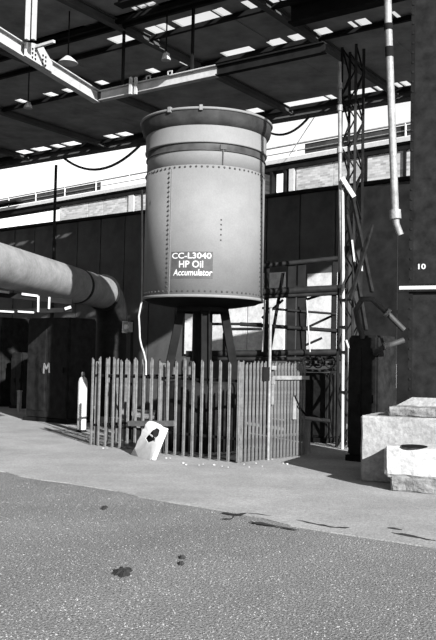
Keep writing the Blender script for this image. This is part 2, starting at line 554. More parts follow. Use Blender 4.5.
# pale angled gantry beams hung under the roof
ZB = 7.5
q0, q1, q2 = onz(0, 37, ZB), onz(97, 97, ZB), onz(217, 71, ZB)
qa = q0 + (q0-q1).normalized()*1.6
GB = thing('gantry_beam', 'pale sunlit steel beam slanting in from the upper left with bolted gusset plate', 'beam', q0)
obj('girder', MB().ibeam(qa, q1, .16, .27, .02), M['light'], GB)
def bside(t):
    p = qa.lerp(q1, t); return p
d1 = (q1-q0).normalized(); n1 = Vector((d1.y, -d1.x, 0)).normalized()
gp = q0.lerp(q1, .30) + n1*.095
gs = obj('gusset_plate', MB().prism([gp-d1*.45-Z*.13, gp+d1*.5-Z*.13, gp+d1*.5+Z*.06, gp+d1*.15+Z*.26, gp-d1*.2+Z*.2, gp-d1*.45+Z*.13], n1*.02), M['light'], GB)
bl = MB()
for du in (-.22, -.12, .14, .24):
    for dz in (-.08, 0, .08):
        c = gp + d1*du + Z*dz + n1*.02; bl.cyl(c, c+n1*.02, .018, 6)
obj('bolts', bl, M['black'], gs, kind='stuff')
for px, yt in ((27, 2), (33.5, 12)):
    p = onz(px, 45, ZB); top = p.copy(); top.z = ZR-.0
    b_ = min(ZR-.02, zat(px, yt-14, p))
    p.z = ZB+.1; top.z = ZR
    obj('hanger', MB().box((p+top)/2, (.09, .05, ZR-ZB-.1), d1, n1), M['light'], GB)
obj('bracket_arm', MB().beam(onz(31, 51, ZB+.1)+Z*.05, onz(54, 44, ZB+.1)+Z*.05, .06, .05), M['light'], GB)
GB2 = thing('gantry_beam', 'pale sunlit steel beam rising right above the tank, with a clamp and eye plates', 'beam', q1)
d2 = (q2-q1).normalized(); n2 = Vector((d2.y, -d2.x, 0)).normalized()
if n2.y > 0: n2 = -n2
s0 = q1 + d2*.12
obj('girder', MB().ibeam(s0, q2, .15, .22, .02), M['light'], GB2)
obj('shade_extension', MB().ibeam(q2, q2+d2*2.4, .13, .2, .02), M['black'], GB2)  # black paint stands in for the shaded stretch of the beam
for x in (133.5, 138.5):
    p = onz(x, 87, ZB)+n2*.09
    obj('clamp', MB().box(p, (.06, .05, .36), d2, n2), M['light'], GB2)
for x in (146, 178):
    t = (onz(x, 85, ZB)-q1).dot(d2); p = q1 + d2*t + Z*.165
    m = MB()
    for sx, sz, w, h in ((-.05, 0, .02, .11), (.05, 0, .02, .11), (0, -.045, .1, .02), (0, .045, .1, .02)):
        m.box(p+d2*sx+Z*sz, (w, .02, h), d2, n2)
    obj('eye_plate', m, M['light'], GB2)
for t in (.2, .8):
    p = s0.lerp(q2, t)
    obj('hanger', MB().box(p+Z*((ZR-ZB)/2+.05), (.05, .05, ZR-ZB-.12), d2, n2), M['black'], GB2)

# small pale fittings added under the roof to stand for sun specks
for x, y, ln, lb in ((68, 63, .42, 'pale lamp fitting giving a sun speck under the roof behind the slanting gantry beam'), (28, 108, .22, 'small pale fitting standing in for a sun speck under the roof low at the left'), (166, 60, .20, 'small pale fitting standing in for a sun speck under the roof above the tank')):
    lp = onz(x, y, 7.9)
    LT = thing('speck_fitting', lb, 'lamp', lp)
    obj('shade', MB().lathe(lp, [(.03, .16), (.06, .14), (ln*.5, .0), (ln*.48, -.01), (.05, .12)], 20), M['light'], LT)
    obj('stem', MB().cyl(lp+Z*.15, Vector((lp.x, lp.y, ZR)), .015, 8), M['black'], LT)

# ------------------------------------------------------------------ the accumulator tank
TD = 17.0
TX = atD(203, 300, TD).x
TR = 59.8/FPX*TD
def tz(y): return zat(203, y, Vector((0, TD, 0)))
zb, zriv, zlip, zband, zfl, ztop = tz(299), tz(181), tz(164), tz(157), tz(141), tz(127)
TANK = thing('accumulator_tank', 'large grey riveted steel oil accumulator tank with flared rim and white lettering', 'tank', (TX, TD, zb-.05))
TC = Vector((TX, TD, 0))
def th(x):
    """angle on the shell seen at image column x (camera-facing side)"""
    s = max(-1, min(1, (x-203)/59.8)); return -math.pi/2 + math.asin(s) + math.atan2(TX, TD)*0
tL, tM, tR = th(170), th(220), th(258)
seams = sorted([tL, tR, tR + 1.55, tR + 3.1])
angs = [tL, tR, tR+1.6, tR+3.0, tL+2*math.pi]
for i in range(4):
    rr_ = TR + (.006 if i % 2 == 0 else 0.0)
    obj('shell_plate', MB().lathe(TC, [(rr_-.02, zb), (rr_, zb), (rr_, zriv+.06), (rr_-.02, zriv+.06)], 28, angs[i]-.015, angs[i+1]+.015), M['tank'], TANK)
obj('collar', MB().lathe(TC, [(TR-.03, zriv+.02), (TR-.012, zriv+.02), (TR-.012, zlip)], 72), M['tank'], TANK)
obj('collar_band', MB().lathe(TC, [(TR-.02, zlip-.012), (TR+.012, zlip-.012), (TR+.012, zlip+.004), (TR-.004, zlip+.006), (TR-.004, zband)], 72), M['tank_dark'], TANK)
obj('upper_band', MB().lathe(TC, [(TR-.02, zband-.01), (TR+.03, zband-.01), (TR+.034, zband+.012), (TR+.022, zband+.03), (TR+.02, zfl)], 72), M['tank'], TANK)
obj('flared_skirt', MB().lathe(TC, [(TR+.02, zfl-.005), (TR+.05, zfl+.02), (TR+.085, zfl+.07), (TR+.105, zfl+.14), (TR+.11, ztop-.02)], 72), M['dark_skirt'], TANK)
rim = MB()
rim.tube([TC + Vector(((TR+.115)*math.cos(2*math.pi*i/72), (TR+.115)*math.sin(2*math.pi*i/72), ztop)) for i in range(73)], .028, 8)
RIM = obj('rolled_rim', rim, M['tank'], TANK)
obj('lid', MB().lathe(TC, [(TR+.11, ztop-.01), (TR*.6, ztop+.03), (0.001, ztop+.05)], 72), M['tank_dark'], TANK)
for x in (172, 199):
    a = th(x); r_ = TR+.125
    c = TC + Vector((r_*math.cos(a), r_*math.sin(a), ztop+.0))
    obj('rim_clip', MB().box(c, (.06, .07, .10), Vector((-math.sin(a), math.cos(a), 0)), Vector((math.cos(a), math.sin(a), 0))), M['tank'], RIM)
obj('base_ring', MB().lathe(TC, [(TR-.02, zb-.05), (TR+.022, zb-.05), (TR+.022, zb+.0), (TR-.002, zb+.004)], 72), M['tank'], TANK)
obj('dished_bottom', MB().lathe(TC, [(TR-.01, zb-.04), (TR-.12, zb-.10), (TR*.6, zb-.16), (.35, zb-.2), (.001, zb-.2)], 72), M['black'], TANK)
# rivets
rv = MB()
def rivet(a, z, r=.016, off=.0):
    n = Vector((math.cos(a), math.sin(a), 0)); t = Vector((-n.y, n.x, 0))
    c = TC + n*(TR+off) + Z*z
    vs = [c + t*(r*math.cos(k*math.pi/3)) + Z*(r*math.sin(k*math.pi/3)) for k in range(6)]
    vs += [c + n*.014 + t*(.6*r*math.cos(k*math.pi/3)) + Z*(.6*r*math.sin(k*math.pi/3)) for k in range(6)]
    rv.add(vs, [(k, (k+1) % 6, 6+(k+1) % 6, 6+k) for k in range(6)] + [tuple(range(6, 12))], False)
nr = 70
for i in range(nr):
    a = 2*math.pi*i/nr
    rivet(a, zriv+.02, .024, .006); rivet(a, zb+.06, .023, .006)
nz = 25
for i in range(nz):
    z = zb + .15 + (zriv-zb-.22)*i/(nz-1)
    for a in (tL-.012, tR, tR+1.6, tR+3.0): rivet(a, z, .024, .007)
for y in (213, 217.5, 222, 227, 232): rivet(th(219.5), tz(y+16), .019, .006)
obj('rivets', rv, M['tank_dark'], TANK, label='dark rivet heads in rows', kind='stuff')
sp = MB()
for a in (tL,):
    n = Vector((math.cos(a), math.sin(a), 0)); t = Vector((-n.y, n.x, 0))
    sp.box(TC + n*(TR+.006) + t*.045 + Z*((zb+zriv)/2), (.012, .012, zriv-zb), t, n)
obj('seam_bead', sp, M['tank'], TANK)
n = Vector((math.cos(tM), math.sin(tM), 0)); t = Vector((-n.y, n.x, 0))
obj('seam_strap', MB().box(TC + n*(TR+.002) + Z*((zriv+zlip)/2+.04), (.02, .03, zlip-zriv-.06), t, n), M['tank_dark'], TANK)
m = MB().box(TC + n*(TR+.014) + Z*(zlip+.06), (.12, .02, .09), t, n)
obj('seam_clip', m, M['tank_dark'], TANK)
# sign: dark patch + three painted lines
def shell_pt(s, z, off):
    a = s/TR; return TC + Vector(((TR+off)*math.cos(a), (TR+off)*math.sin(a), z))
def px_s(x): return th(x)*TR
def zfront(y):     # height of a point on the camera-facing side of the shell
    return zat(200, y, Vector((0, TD-TR*.95, 0)))
sA, sB = px_s(173.5), px_s(212.5)
zA, zB_ = zfront(279), zfront(252)
pt = MB(); nn = 12
vs = []
for j in range(2):
    for i in range(nn+1): vs.append(shell_pt(sA+(sB-sA)*i/nn, zA if j == 0 else zB_, .0085))
pt.add(vs, [(i, i+1, nn+2+i, nn+1+i) for i in range(nn)])
SIGN = obj('sign_patch', pt, M['patch'], TANK, label='darker painted patch behind the lettering')
def letters(txt, x0, x1, yb, yt, shear=0.0, thick=.018):
    cu = bpy.data.curves.new('lettering', 'FONT')
    cu.body = txt
    cu.offset = thick
    cu.shear = shear
    cu.resolution_u = 3
    ob = bpy.data.objects.new('lettering', cu)
    COL.objects.link(ob)
    dg = bpy.context.evaluated_depsgraph_get()
    me = bpy.data.meshes.new_from_object(ob.evaluated_get(dg))
    bpy.data.objects.remove(ob)
    xs = [v.co.x for v in me.vertices]
    ys = [v.co.y for v in me.vertices]
    w = max(xs)-min(xs); h = max(ys)-min(ys)
    S0, S1 = px_s(x0), px_s(x1); Z0, Z1 = zfront(yb), zfront(yt)
    mb = MB()
    vs = []
    for v in me.vertices:
        s = S0 + (S1-S0)*(v.co.x-min(xs))/w; z = Z0 + (Z1-Z0)*(v.co.y-min(ys))/h
        vs.append(shell_pt(s, z, .0125))
    mb.add(vs, [tuple(p.vertices) for p in me.polygons])
    bpy.data.meshes.remove(me)
    obj('lettering', mb, M['letter'], SIGN, label='white painted letters reading ' + txt)
letters('CC-L3040', 174.2, 211, 259, 253)
letters('HP Oil', 181, 203.5, 268, 261)
letters('Accumulator', 175.5, 212.3, 276, 269.5, .2)

# stand beneath the tank
ST = thing('tank_stand', 'black steel trestle stand carrying the accumulator tank inside the fence', 'stand', (TX, TD, 0))
for i in range(4):
    a = math.pi/4 + i*math.pi/2 - rad(38)
    d = Vector((math.cos(a), math.sin(a), 0))
    obj('leg', MB().ibeam(TC+d*.95, TC+d*.42+Z*(zb-.15), .16, .16, .02, Vector((d.y, -d.x, 0))), M['black'], ST)
obj('pedestal', MB().cyl(TC, TC+Z*(zb-.19), .20, 24), M['black2'], ST)
PEDB = obj('base_drum', MB().lathe(TC, [(.001, .0), (.78, 0), (.78, 1.25), (.72, 1.33), (.25, 1.42), (.001, 1.42)], 40), M['black2'], ST)
obj('flange', MB().lathe(TC, [(.5, zb-.28), (.52, zb-.28), (.52, zb-.15), (.3, zb-.15)], 32), M['black'], ST)
obj('rod', MB().cyl(TC+Vector((.03, -.3, 1.3)), TC+Vector((.03, -.3, zb-.16)), .045, 12), M['steel'], ST)

# ------------------------------------------------------------------ palisade fence
FC, FL = onz(237, 464), onz(90.5, 445.5)
FC.z = FL.z = 0
uf = (FC-FL).normalized(); vf = Vector((-uf.y, uf.x, 0))
HF = 1.78
def pale_mesh(w, h, name='pale'):
    """W-section steel pale with a pointed tip, x along the fence, -y outwards"""
    pr = [(-w/2, .012), (-w/4, -.010), (0, .004), (w/4, -.010), (w/2, .012)]
    tops = [h-.05, h-.012, h, h-.012, h-.05]
    vs = [(x, y, .03) for x, y in pr] + [(x, y, t) for (x, y), t in zip(pr, tops)]
    vs += [(x, y+.006, .03) for x, y in pr] + [(x, y+.006, t) for (x, y), t in zip(pr, tops)]
    fs = [(i, i+1, 6+i, 5+i) for i in range(4)] + [(10+i, 15+i, 16+i, 11+i) for i in range(4)]
    fs += [(5+i, 6+i, 16+i, 15+i) for i in range(4)] + [(i, 10+i, 11+i, i+1) for i in range(4)] + [(0, 5, 15, 10), (4, 14, 19, 9)]
    return mesh_of(name, MB().add(vs, fs), M['fence'])
FENCE = thing('palisade_fence', 'weathered steel palisade fence with pointed pales around the tank stand', 'fence', (FC+FL)/2)
def rz(d): return math.atan2(d.y, d.x)
pale_w = [pale_mesh(.058, HF-dz) for dz in (0, .03, -.025)]
def run(p0, d, length, step, mesh_list, parent, skip=(), side=1):
    n = int(round(length/step))
    for i in range(n+1):
        if i in skip: continue
        p = p0 + d*(length*i/n)
        inst('pale', random.choice(mesh_list), parent, p, rz(d)+random.uniform(-.05, .05))
LF = (FC-FL).length
run(FL, uf, LF, .213, pale_w, FENCE)
back = vf*.05
for z in (.42, 1.42):
    obj('rail', MB().beam(FL+back+Z*z, FC+back+Z*z, .04, .045), M['black'], FENCE)
LR = 3.1
run(FL+vf*.2, vf, LR-.2, .235, pale_w, FENCE)
inb = uf*.05
for z in (.42, 1.42):
    obj('rail', MB().beam(FL+inb+vf*.05+Z*z, FL+inb+vf*LR+Z*z, .04, .045), M['black'], FENCE)
for p, h in ((FC+vf*.09-uf*.03, 1.75), (FL+vf*.09+uf*.06, 1.7), (FL+uf*(LF/2)+vf*.10, 1.7)):
    obj('post', MB().ibeam(p, p+Z*h, .08, .08, .012), M['fence'], FENCE)
# short right-hand side up to the gate post
pale_n = [pale_mesh(.05, HF-dz) for dz in (0, .03)]
LS = .78
run(FC+vf*.12, vf, LS-.16, .105, pale_n, FENCE)
for z in (.42, 1.42):
    obj('rail', MB().beam(FC+vf*.05-inb+Z*z, FC+vf*LS-inb+Z*z, .04, .045), M['black'], FENCE)
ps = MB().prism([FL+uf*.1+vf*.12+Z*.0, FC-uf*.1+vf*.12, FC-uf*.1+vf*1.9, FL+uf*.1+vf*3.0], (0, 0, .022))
obj('shade_slab', ps, M['shade_ground'], floor, label='dark slab added to deepen the shade inside the fence')  # dark colour laid down as shade on the ground inside the fence
# gate post with lock
GPp = FC + vf*(LS+.05) + uf*.02
GP = thing('gate_post', 'tall thin steel post with a dark lock box at the fence gate', 'post', GPp)
tp = zat(263, 308, GPp)
obj('pole', MB().cyl(GPp, GPp+Z*tp, .028, 10), M['steel'], GP)
obj('lock_box', MB().box(GPp+Z*1.55-vf*.09-uf*.03, (.10, .22, .24), uf, vf), M['black'], GP)
obj('hinge_bracket', MB().box(GPp+Z*1.66+vf*.06+uf*.03, (.05, .12, .07), uf, vf), M['steel'], GP)
obj('hinge_bracket', MB().box(GPp+Z*1.40+vf*.05+uf*.03, (.05, .10, .07), uf, vf), M['steel'], GP)
obj('slam_plate', MB().box(GPp+Z*1.25+vf*.06+uf*.03, (.02, .07, .50), uf, vf), M['steel'], GP)
# gate leaf
GA = FC + vf*(LS+.17); GLn = .98
GATE = thing('fence_gate', 'palisade gate leaf with closely spaced pales and a bright top bar', 'gate', GA)
run(GA, vf, GLn, .098, pale_n, GATE)
go = uf*.035
obj('gate_bar', MB().beam(GA+go-vf*.05+Z*1.48, GA+go+vf*(GLn+.08)+Z*1.48, .03, .07), M['steel'], GATE)
obj('gate_bar', MB().beam(GA-uf*.04-vf*.05+Z*.42, GA-uf*.04+vf*(GLn+.05)+Z*.42, .03, .05), M['fence'], GATE)
obj('latch_plate', MB().box(GA+vf*.62+go+Z*.92, (.02, .10, .42), uf, vf), M['steel'], GATE)
obj('chain', MB().tube(sag(GA+vf*.6+go*1.6+Z*1.15, GA+vf*.97+go*1.6+Z*.78, .05), .016, 6), M['black'], GATE)

# battered white casing leaning on the fence, and the board behind it
bc0, bc1 = onz(133.5, 455.5), onz(155, 461)
base = (bc0+bc1)/2
D0 = base.y
pTL, pTR = atD(150.5, 420, D0+.17), atD(168.5, 426.5, D0+.10)
pBL, pBR = onz(134.5, 455.5), onz(155, 461)
ex = (pBR-pBL); Wc = ex.length
CS = thing('battered_casing', 'battered white metal casing with a dark opening leaning against the fence', 'metal casing', (base.x, base.y, 0))
nrm = ((pBR-pBL).cross(pTL-pBL)).normalized()
if nrm.y > 0: nrm = -nrm
def cs(s, t, o=0.0):
    p = pBL.lerp(pBR, s).lerp(pTL.lerp(pTR, s), t) + nrm*o
    p.z = max(p.z, .012) if t == 0 else p.z
    return p
fr = MB()
outer = [(.0, 0), (.5, .0), (.97, 0), (1.0, .35), (1.0, .7), (.98, .93), (.7, .985), (.35, 1.0), (.08, .97), (.0, .86), (.06, .76), (-.04, .7), (.03, .55), (-.02, .42), (.02, .25), (-.02, .1)]
hole = [(.28, .52), (.50, .42), (.68, .50), (.84, .68), (.80, .84), (.60, .87), (.40, .72)]
def ring_plate(mb, outer, hole, o0, o1):
    # connect the outer loop to the hole loop by angle
    c = (.55, .63)
    fo = lambda q: math.atan2(q[1]-c[1], q[0]-c[0])
    N_ = 48
    def sample(loop):
        res = []
        for k in range(N_):
            a = -math.pi + 2*math.pi*k/N_
            dx, dy = math.cos(a), math.sin(a)
            best = None
            for (x1, y1), (x2, y2) in zip(loop, loop[1:]+loop[:1]):
                den = dx*(y2-y1) - dy*(x2-x1)
                if abs(den) < 1e-9: continue
                t = ((x1-c[0])*(y2-y1) - (y1-c[1])*(x2-x1))/den
                s = ((x1-c[0])*dy - (y1-c[1])*dx)/den
                if t > 0 and -1e-6 <= s <= 1+1e-6: best = t if best is None else max(best, t)
            best = best or .1
            res.append((c[0]+dx*best, c[1]+dy*best))
        return res
    O, Hh = sample(outer), sample(hole)
    vs = [cs(*q, o1) for q in O] + [cs(*q, o1) for q in Hh] + [cs(*q, o0) for q in O] + [cs(*q, o0) for q in Hh]
    fs = []
    for k in range(N_):
        l = (k+1) % N_
        fs += [(k, l, N_+l, N_+k), (2*N_+k, 3*N_+k, 3*N_+l, 2*N_+l), (k, 2*N_+k, 2*N_+l, l), (N_+k, N_+l, 3*N_+l, 3*N_+k)]
    mb.add(vs, fs)
ring_plate(fr, outer, hole, .045, .06)
obj('front_plate', fr, M['white'], CS)
obj('back_plate', MB().prism([cs(.02, .02, -.03), cs(.97, .02, -.03), cs(.97, .95, -.03), cs(.05, .95, -.03)], nrm*.012), M['black'], CS, label='dark inside of the casing')
for (s0_, t0_), (s1_, t1_) in (((.98, .02), (.99, .93)), ((.02, .03), (.03, .9)), ((.05, .95), (.96, .94)), ((.03, .02), (.96, .02))):
    obj('side_flange', MB().prism([cs(s0_, t0_, -.02), cs(s1_, t1_, -.02), cs(s1_, t1_, .05), cs(s0_, t0_, .05)], (cs(.5, .5)-cs((s0_+s1_)/2, (t0_+t1_)/2)).normalized()*.01), M['white'], CS)
obj('brace', MB().beam(cs(.36, .66, .055), cs(.78, .58, .055), .025, .012, nrm), M['white'], CS)
obj('torn_corner', MB().prism([cs(-.02, 0, .062), cs(.34, .005, .062), cs(.16, .12, .066), cs(.02, .2, .066)], nrm*.006), M['steel'], CS, label='rusty grey torn lower corner')
ba, bb = FL.lerp(FC, .26), FL.lerp(FC, .62)
ba = FL + uf*1.15 - vf*.035 + Z*.52; bb = FL + uf*2.40 - vf*.035 + Z*.60
obj('board', MB().beam(ba, bb, .03, .10), M['fence'], None, 'grey weathered board lying across the fence pales behind the white casing', 'board')

# small stones along the fence foot
sm_ = [(186, 463.5), (199, 464), (203, 463), (214, 464), (222, 465), (228, 466), (103, 447), (107, 447), (166, 457), (170, 457), (183, 462), (244, 463), (256, 462), (283, 462), (287, 463), (272, 458), (249, 466), (262, 465)]
for i, (x, y) in enumerate(sm_):
    p = onz(x, y+1.5, .012); r = random.uniform(.012, .026)
    bm = bmesh.new(); bmesh.ops.create_icosphere(bm, subdivisions=1, radius=r)
    mb = MB(); mb.add([Vector((v.co.x*random.uniform(.8, 1.3), v.co.y*random.uniform(.8, 1.2), v.co.z*random.uniform(.5, .8)))+p+Z*r*.4 for v in bm.verts], [tuple(v.index for v in f.verts) for f in bm.faces]); bm.free()
    obj('stone', mb, M['white'], None, 'small pale stone on the ground at the fence foot', 'stone', 'pale stones along the fence foot')

# ------------------------------------------------------------------ concrete blocks and steel column at the right
ub, vb = rot(23)
def rough_block(name, corner, lu, lv, z0, z1, m, parent=None, amp=.012, chamfer=.03, seg=.12, **kw):
    bm = bmesh.new()
    bmesh.ops.create_cube(bm, size=1)
    for v in bm.verts:
        v.co = Vector((lu*(v.co.x+.5), lv*(v.co.y+.5), (z1-z0)*(v.co.z+.5)))
    bmesh.ops.bevel(bm, geom=bm.edges[:], offset=chamfer, segments=1, affect='EDGES')
    bmesh.ops.triangulate(bm, faces=bm.faces)
    for _ in range(4):
        ed_ = [e for e in bm.edges if e.calc_length() > seg]
        if not ed_: break
        bmesh.ops.subdivide_edges(bm, edges=ed_, cuts=1)
        bmesh.ops.triangulate(bm, faces=bm.faces)
    from mathutils import noise
    mb = MB()
    vs = []
    for v in bm.verts:
        q = v.co
        nn_ = noise.noise_vector(q*4.0)*amp + noise.noise_vector(q*13)*amp*.5
        w = corner + ub*(q.x+nn_.x) + vb*(q.y+nn_.y) + Z*(z0+q.z+(nn_.z if q.z > .02 else 0))
        vs.append(w)
    mb.add(vs, [tuple(v.index for v in f.verts) for f in bm.faces])
    bm.free()
    return obj(name, mb, M[m], parent, **kw)
fb = onz(387, 492); fb.z = 0
ztopf = zat(383, 446, fb)
FB = thing('concrete_block', 'low pale concrete block with rough crumbling foot, nearest at the right edge', 'concrete block', fb)
rough_block('foot', fb+ub*.02+vb*.03, 1.5, .66, 0, .22, 'rubble', FB, amp=.03)
rough_block('block_body', fb-ub*.06, 1.6, .72, .20, ztopf, 'pale_concrete', FB, amp=.02, chamfer=.05)
hl = onz(414, 446, ztopf+.012)
obj('socket', MB().lathe(hl-Z*.005, [(.001, .004), (.14, .004), (.17, .012), (.19, 0)], 20), M['black'], FB)
rb = atD(360.5, 440, 12.8); rb.z = 0
ztr = zat(361, 415.5, rb)
RB = rough_block('concrete_plinth', rb, 3.0, 1.75, 0, ztr, 'concrete', None, amp=.012, label='long pale stained concrete plinth behind the low block, carrying the column', cat='plinth')
sc = rb + ub*.36 + vb*.14
zsl = ztr + .14
SL = rough_block('concrete_slab', sc, 2.2, 1.45, ztr-.005, zsl, 'rubble', None, amp=.03, seg=.08, label='rough broken concrete slab bedded on top of the plinth', cat='slab')
cc_ = atD(428, 400, (sc+ub*1.0+vb*.93).y)
cc_.z = 0
FT = MB()
fw = .36
FT.add([cc_+ub*x*fw*1.35+vb*y*fw+Z*(zsl-.03) for x, y in ((-1, -1), (1, -1), (1, 1), (-1, 1))] + [cc_+ub*x*.2+vb*y*.2+Z*(zsl+.14) for x, y in ((-1, -1), (1, -1), (1, 1), (-1, 1))],
       [(0, 1, 5, 4), (1, 2, 6, 5), (2, 3, 7, 6), (3, 0, 4, 7), (4, 5, 6, 7), (3, 2, 1, 0)])
obj('footing_mound', FT, M['concrete'], None, 'sloped grout mound under the black column foot', 'footing')
COLM = thing('steel_column', 'thick black riveted steel column rising from the concrete at the right edge', 'column', cc_+Z*(zsl+.142))
zc0, zc1 = zsl+.142, ZR-.42
hw = .27
for s in (-1, 1):
    obj('flange', MB().box(cc_+vb*(s*.2)+Z*((zc0+zc1)/2), (2*hw, .025, zc1-zc0), ub, vb), M['black2'], COLM)
    obj('angle_strip', MB().box(cc_+ub*(s*(hw-.03))-vb*.225+Z*((zc0+zc1)/2), (.06, .025, zc1-zc0), ub, vb), M['black'], COLM)
obj('web', MB().box(cc_+Z*((zc0+zc1)/2), (.03, .375, zc1-zc0), ub, vb), M['black2'], COLM)
crv = MB()
for i in range(46):
    z = zc0 + .12 + i*.155
    for s in (-1, 1):
        c = cc_+ub*(s*(hw-.03))-vb*.2375+Z*z
        crv.box(c-vb*.005, (.03, .012, .03), ub, vb)
obj('rivets', crv, M['black2'], COLM, kind='stuff')
pc = cc_ - vb*.25
zs = zat(422, 287.5, pc)
obj('painted_band', MB().box(pc+Z*zs-ub*.06, (.70, .06, .055), ub, vb), M['white'], COLM, label='narrow white band across the column')
obj('band_bracket', MB().box(pc+Z*(zs+.05)-ub*.06, (.72, .07, .025), ub, vb), M['black'], COLM)
obj('band_bracket', MB().box(pc+Z*(zs-.05)-ub*.06, (.72, .07, .025), ub, vb), M['black'], COLM)
# number 10
def flat_text(txt, x, y, hpx, parent, D):
    cu = bpy.data.curves.new('number', 'FONT'); cu.body = txt; cu.offset = .03; cu.resolution_u = 3
    ob = bpy.data.objects.new('number', cu); COL.objects.link(ob)
    dg = bpy.context.evaluated_depsgraph_get()
    me = bpy.data.meshes.new_from_object(ob.evaluated_get(dg)); bpy.data.objects.remove(ob)
    xs = [v.co.x for v in me.vertices]; ys = [v.co.y for v in me.vertices]
    hh = hpx/FPX*D; sc_ = hh/(max(ys)-min(ys))
    z = zat(x, y, Vector((0, D, 0)))
    # put it on the front flange plane
    pl = cc_ - vb*.2145
    d = ray(x, y); s = (pl-CAM).dot(vb)/d.dot(vb)
    c = CAM + d*s
    mb = MB().add([c + ub*((v.co.x-(max(xs)+min(xs))/2)*sc_*1.25) + Z*((v.co.y-(max(ys)+min(ys))/2)*sc_) - vb*.004 for v in me.vertices], [tuple(p.vertices) for p in me.polygons])
    bpy.data.meshes.remove(me)
    obj('number', mb, M['letter'], parent, label='white painted number 10')
flat_text('10', 422, 266.5, 5.5, COLM, cc_.y)

# black sheet screen added to keep the sunlit wall behind it dark
sa = atD(358, 400, 20.2); sa.z = 0
SCR = thing('shade_screen', 'tall black sheet screen added behind the lattice column and black cabinet to keep the wall dark', 'screen', sa)
for i in range(2):
    c = sa + ub*(.45+i*.9) + Z*3.0
    obj('sheet', MB().box(c+vb*(.01*(i % 2)), (.89, .03, 6.0), ub, vb), M['black'], SCR)
for z in (.5, 3.0, 5.7):
    obj('rail', MB().box(sa+ub*.9+vb*.05+Z*z, (1.8, .06, .08), ub, vb), M['black'], SCR)

# down pipe in front of the dark wall
DPD = 12.9
dp = [atD(387.5, -14, DPD), atD(388.2, 20, DPD), atD(391.5, 110, DPD), atD(395.2, 212, DPD)]
DP = thing('down_pipe', 'light grey pipe hanging down from the roof beside the black column', 'pipe', dp[-1])
obj('pipe_run', MB().tube([dp[0]+(dp[0]-dp[3]).normalized()*.6]+dp, .058, 16), M['steel'], DP)
obj('coupling', MB().cyl(atD(395, 210, DPD), atD(395.6, 219, DPD), .088, 16), M['steel'], DP)
obj('coupling', MB().cyl(atD(388.4, 24, DPD), atD(388.6, 30, DPD), .07, 16), M['black'], DP)
obj('coupling', MB().cyl(atD(389.2, 47, DPD), atD(389.6, 57, DPD), .066, 16), M['black'], DP)
tpd = dp[0]+(dp[0]-dp[3]).normalized()*.55
obj('header_arm', MB().tube([tpd-Z*.05, tpd+vr*.8+Z*.2, tpd+vr*2.4+Z*.35], .05, 10), M['black2'], DP)
obj('bent_end', MB().tube([atD(395.6, 218, DPD), atD(396.3, 224, DPD), atD(398.5, 230, DPD), atD(400.5, 235, DPD)], .052, 14), M['steel'], DP)

# ------------------------------------------------------------------ lattice column and leaning braces
LD = 18.0
LB = atD(348, 430, LD); LB.z = 0
LAT = thing('lattice_column', 'black lattice steel column with sunlit edges between the tank and the right column', 'column', LB)
w_ = .17
ch4 = []
zt_ = ZR-.45
for su in (-1, 1):
    for sv in (-1, 1):
        p = LB + UG*(su*w_) + VG*(sv*w_)
        q = p + Z*zt_ + Vector((0, 0, 0))
        ch4.append((p, q))
        obj('chord', MB().beam(p, q, .055, .055), M['black'] if (su, sv) != (1, -1) else M['black2'], LAT)
m = MB()
nb = 16
for (i, j) in ((0, 1), (0, 2), (1, 3), (2, 3)):
    lac = MB()
    for k in range(nb):
        t0, t1 = k/nb, (k+1)/nb
        a, b = (ch4[i], ch4[j]) if k % 2 == 0 else (ch4[j], ch4[i])
        lac.beam(a[0].lerp(a[1], t0), b[0].lerp(b[1], t1), .03, .02)
    obj('lacing', lac, M['black'], LAT)
# lit service pipes clipped to its face
def pxpipe(name, label, pts, D, r, m='light', cat='pipe', n=8):
    return obj(name, MB().tube([atD(x, y, D) for x, y in pts], r, n), M[m], None, label, cat)
LP = thing('service_pipe', 'slim pale pipe standing up the left face of the lattice column', 'pipe', atD(338, 430, LD-.5))
obj('pipe_run', MB().tube([atD(339.5, 62, LD-.4), atD(340, 140, LD-.4), atD(340.3, 200, LD-.4), atD(342, 270, LD-.4)], .04, 8), M['steel'], LP)
for y in (86, 108, 150): obj('coupling', MB().cyl(atD(339.7, y-3, LD-.4), atD(339.8, y+3, LD-.4), .06, 10), M['steel'], LP)
pz = atD(343.5, 360, LD-.45); pz.z = 0
LP2 = thing('service_pipe', 'bright pale pipe rising from the ground against the lattice column', 'pipe', pz)
obj('pipe_run', MB().tube([pz, atD(343.2, 330, LD-.45), atD(343, 225, LD-.45), atD(342.5, 188, LD-.45)], .033, 8), M['light'], LP2)
for y in (300, 327, 352, 392): obj('clip', MB().box(atD(343.3, y, LD-.46), (.16, .09, .05), UG, VG), M['black'], LP2)
pz2 = atD(349, 380, LD-.5); pz2.z = 0
obj('conduit', MB().tube([pz2, atD(349.5, 390, LD-.5), atD(348.6, 348, LD-.5), atD(346, 340, LD-.5)], .026, 8), M['light'], None, 'short pale conduit low on the right side of the lattice column', 'conduit')
obj('fixing_bracket', MB().beam(atD(342, 178, LD-.55), atD(354, 197, LD-.55), .07, .09), M['light'], None, 'bright slanted bracket high on the lattice column', 'bracket')
for i, (p0, p1, lb) in enumerate((((350, 186), (372, 292), 'upper'), ((347, 215), (366, 330), 'lower'), ((372, 225), (350, 300), 'crossing'))):
    m = MB().beam(atD(*p0, LD-.35-.1*i), atD(*p1, LD-.9-.1*i), .07, .06)
    obj('brace', m, M['black2'], None, 'dark slanted ' + lb + ' brace bar right of the lattice column', 'brace')
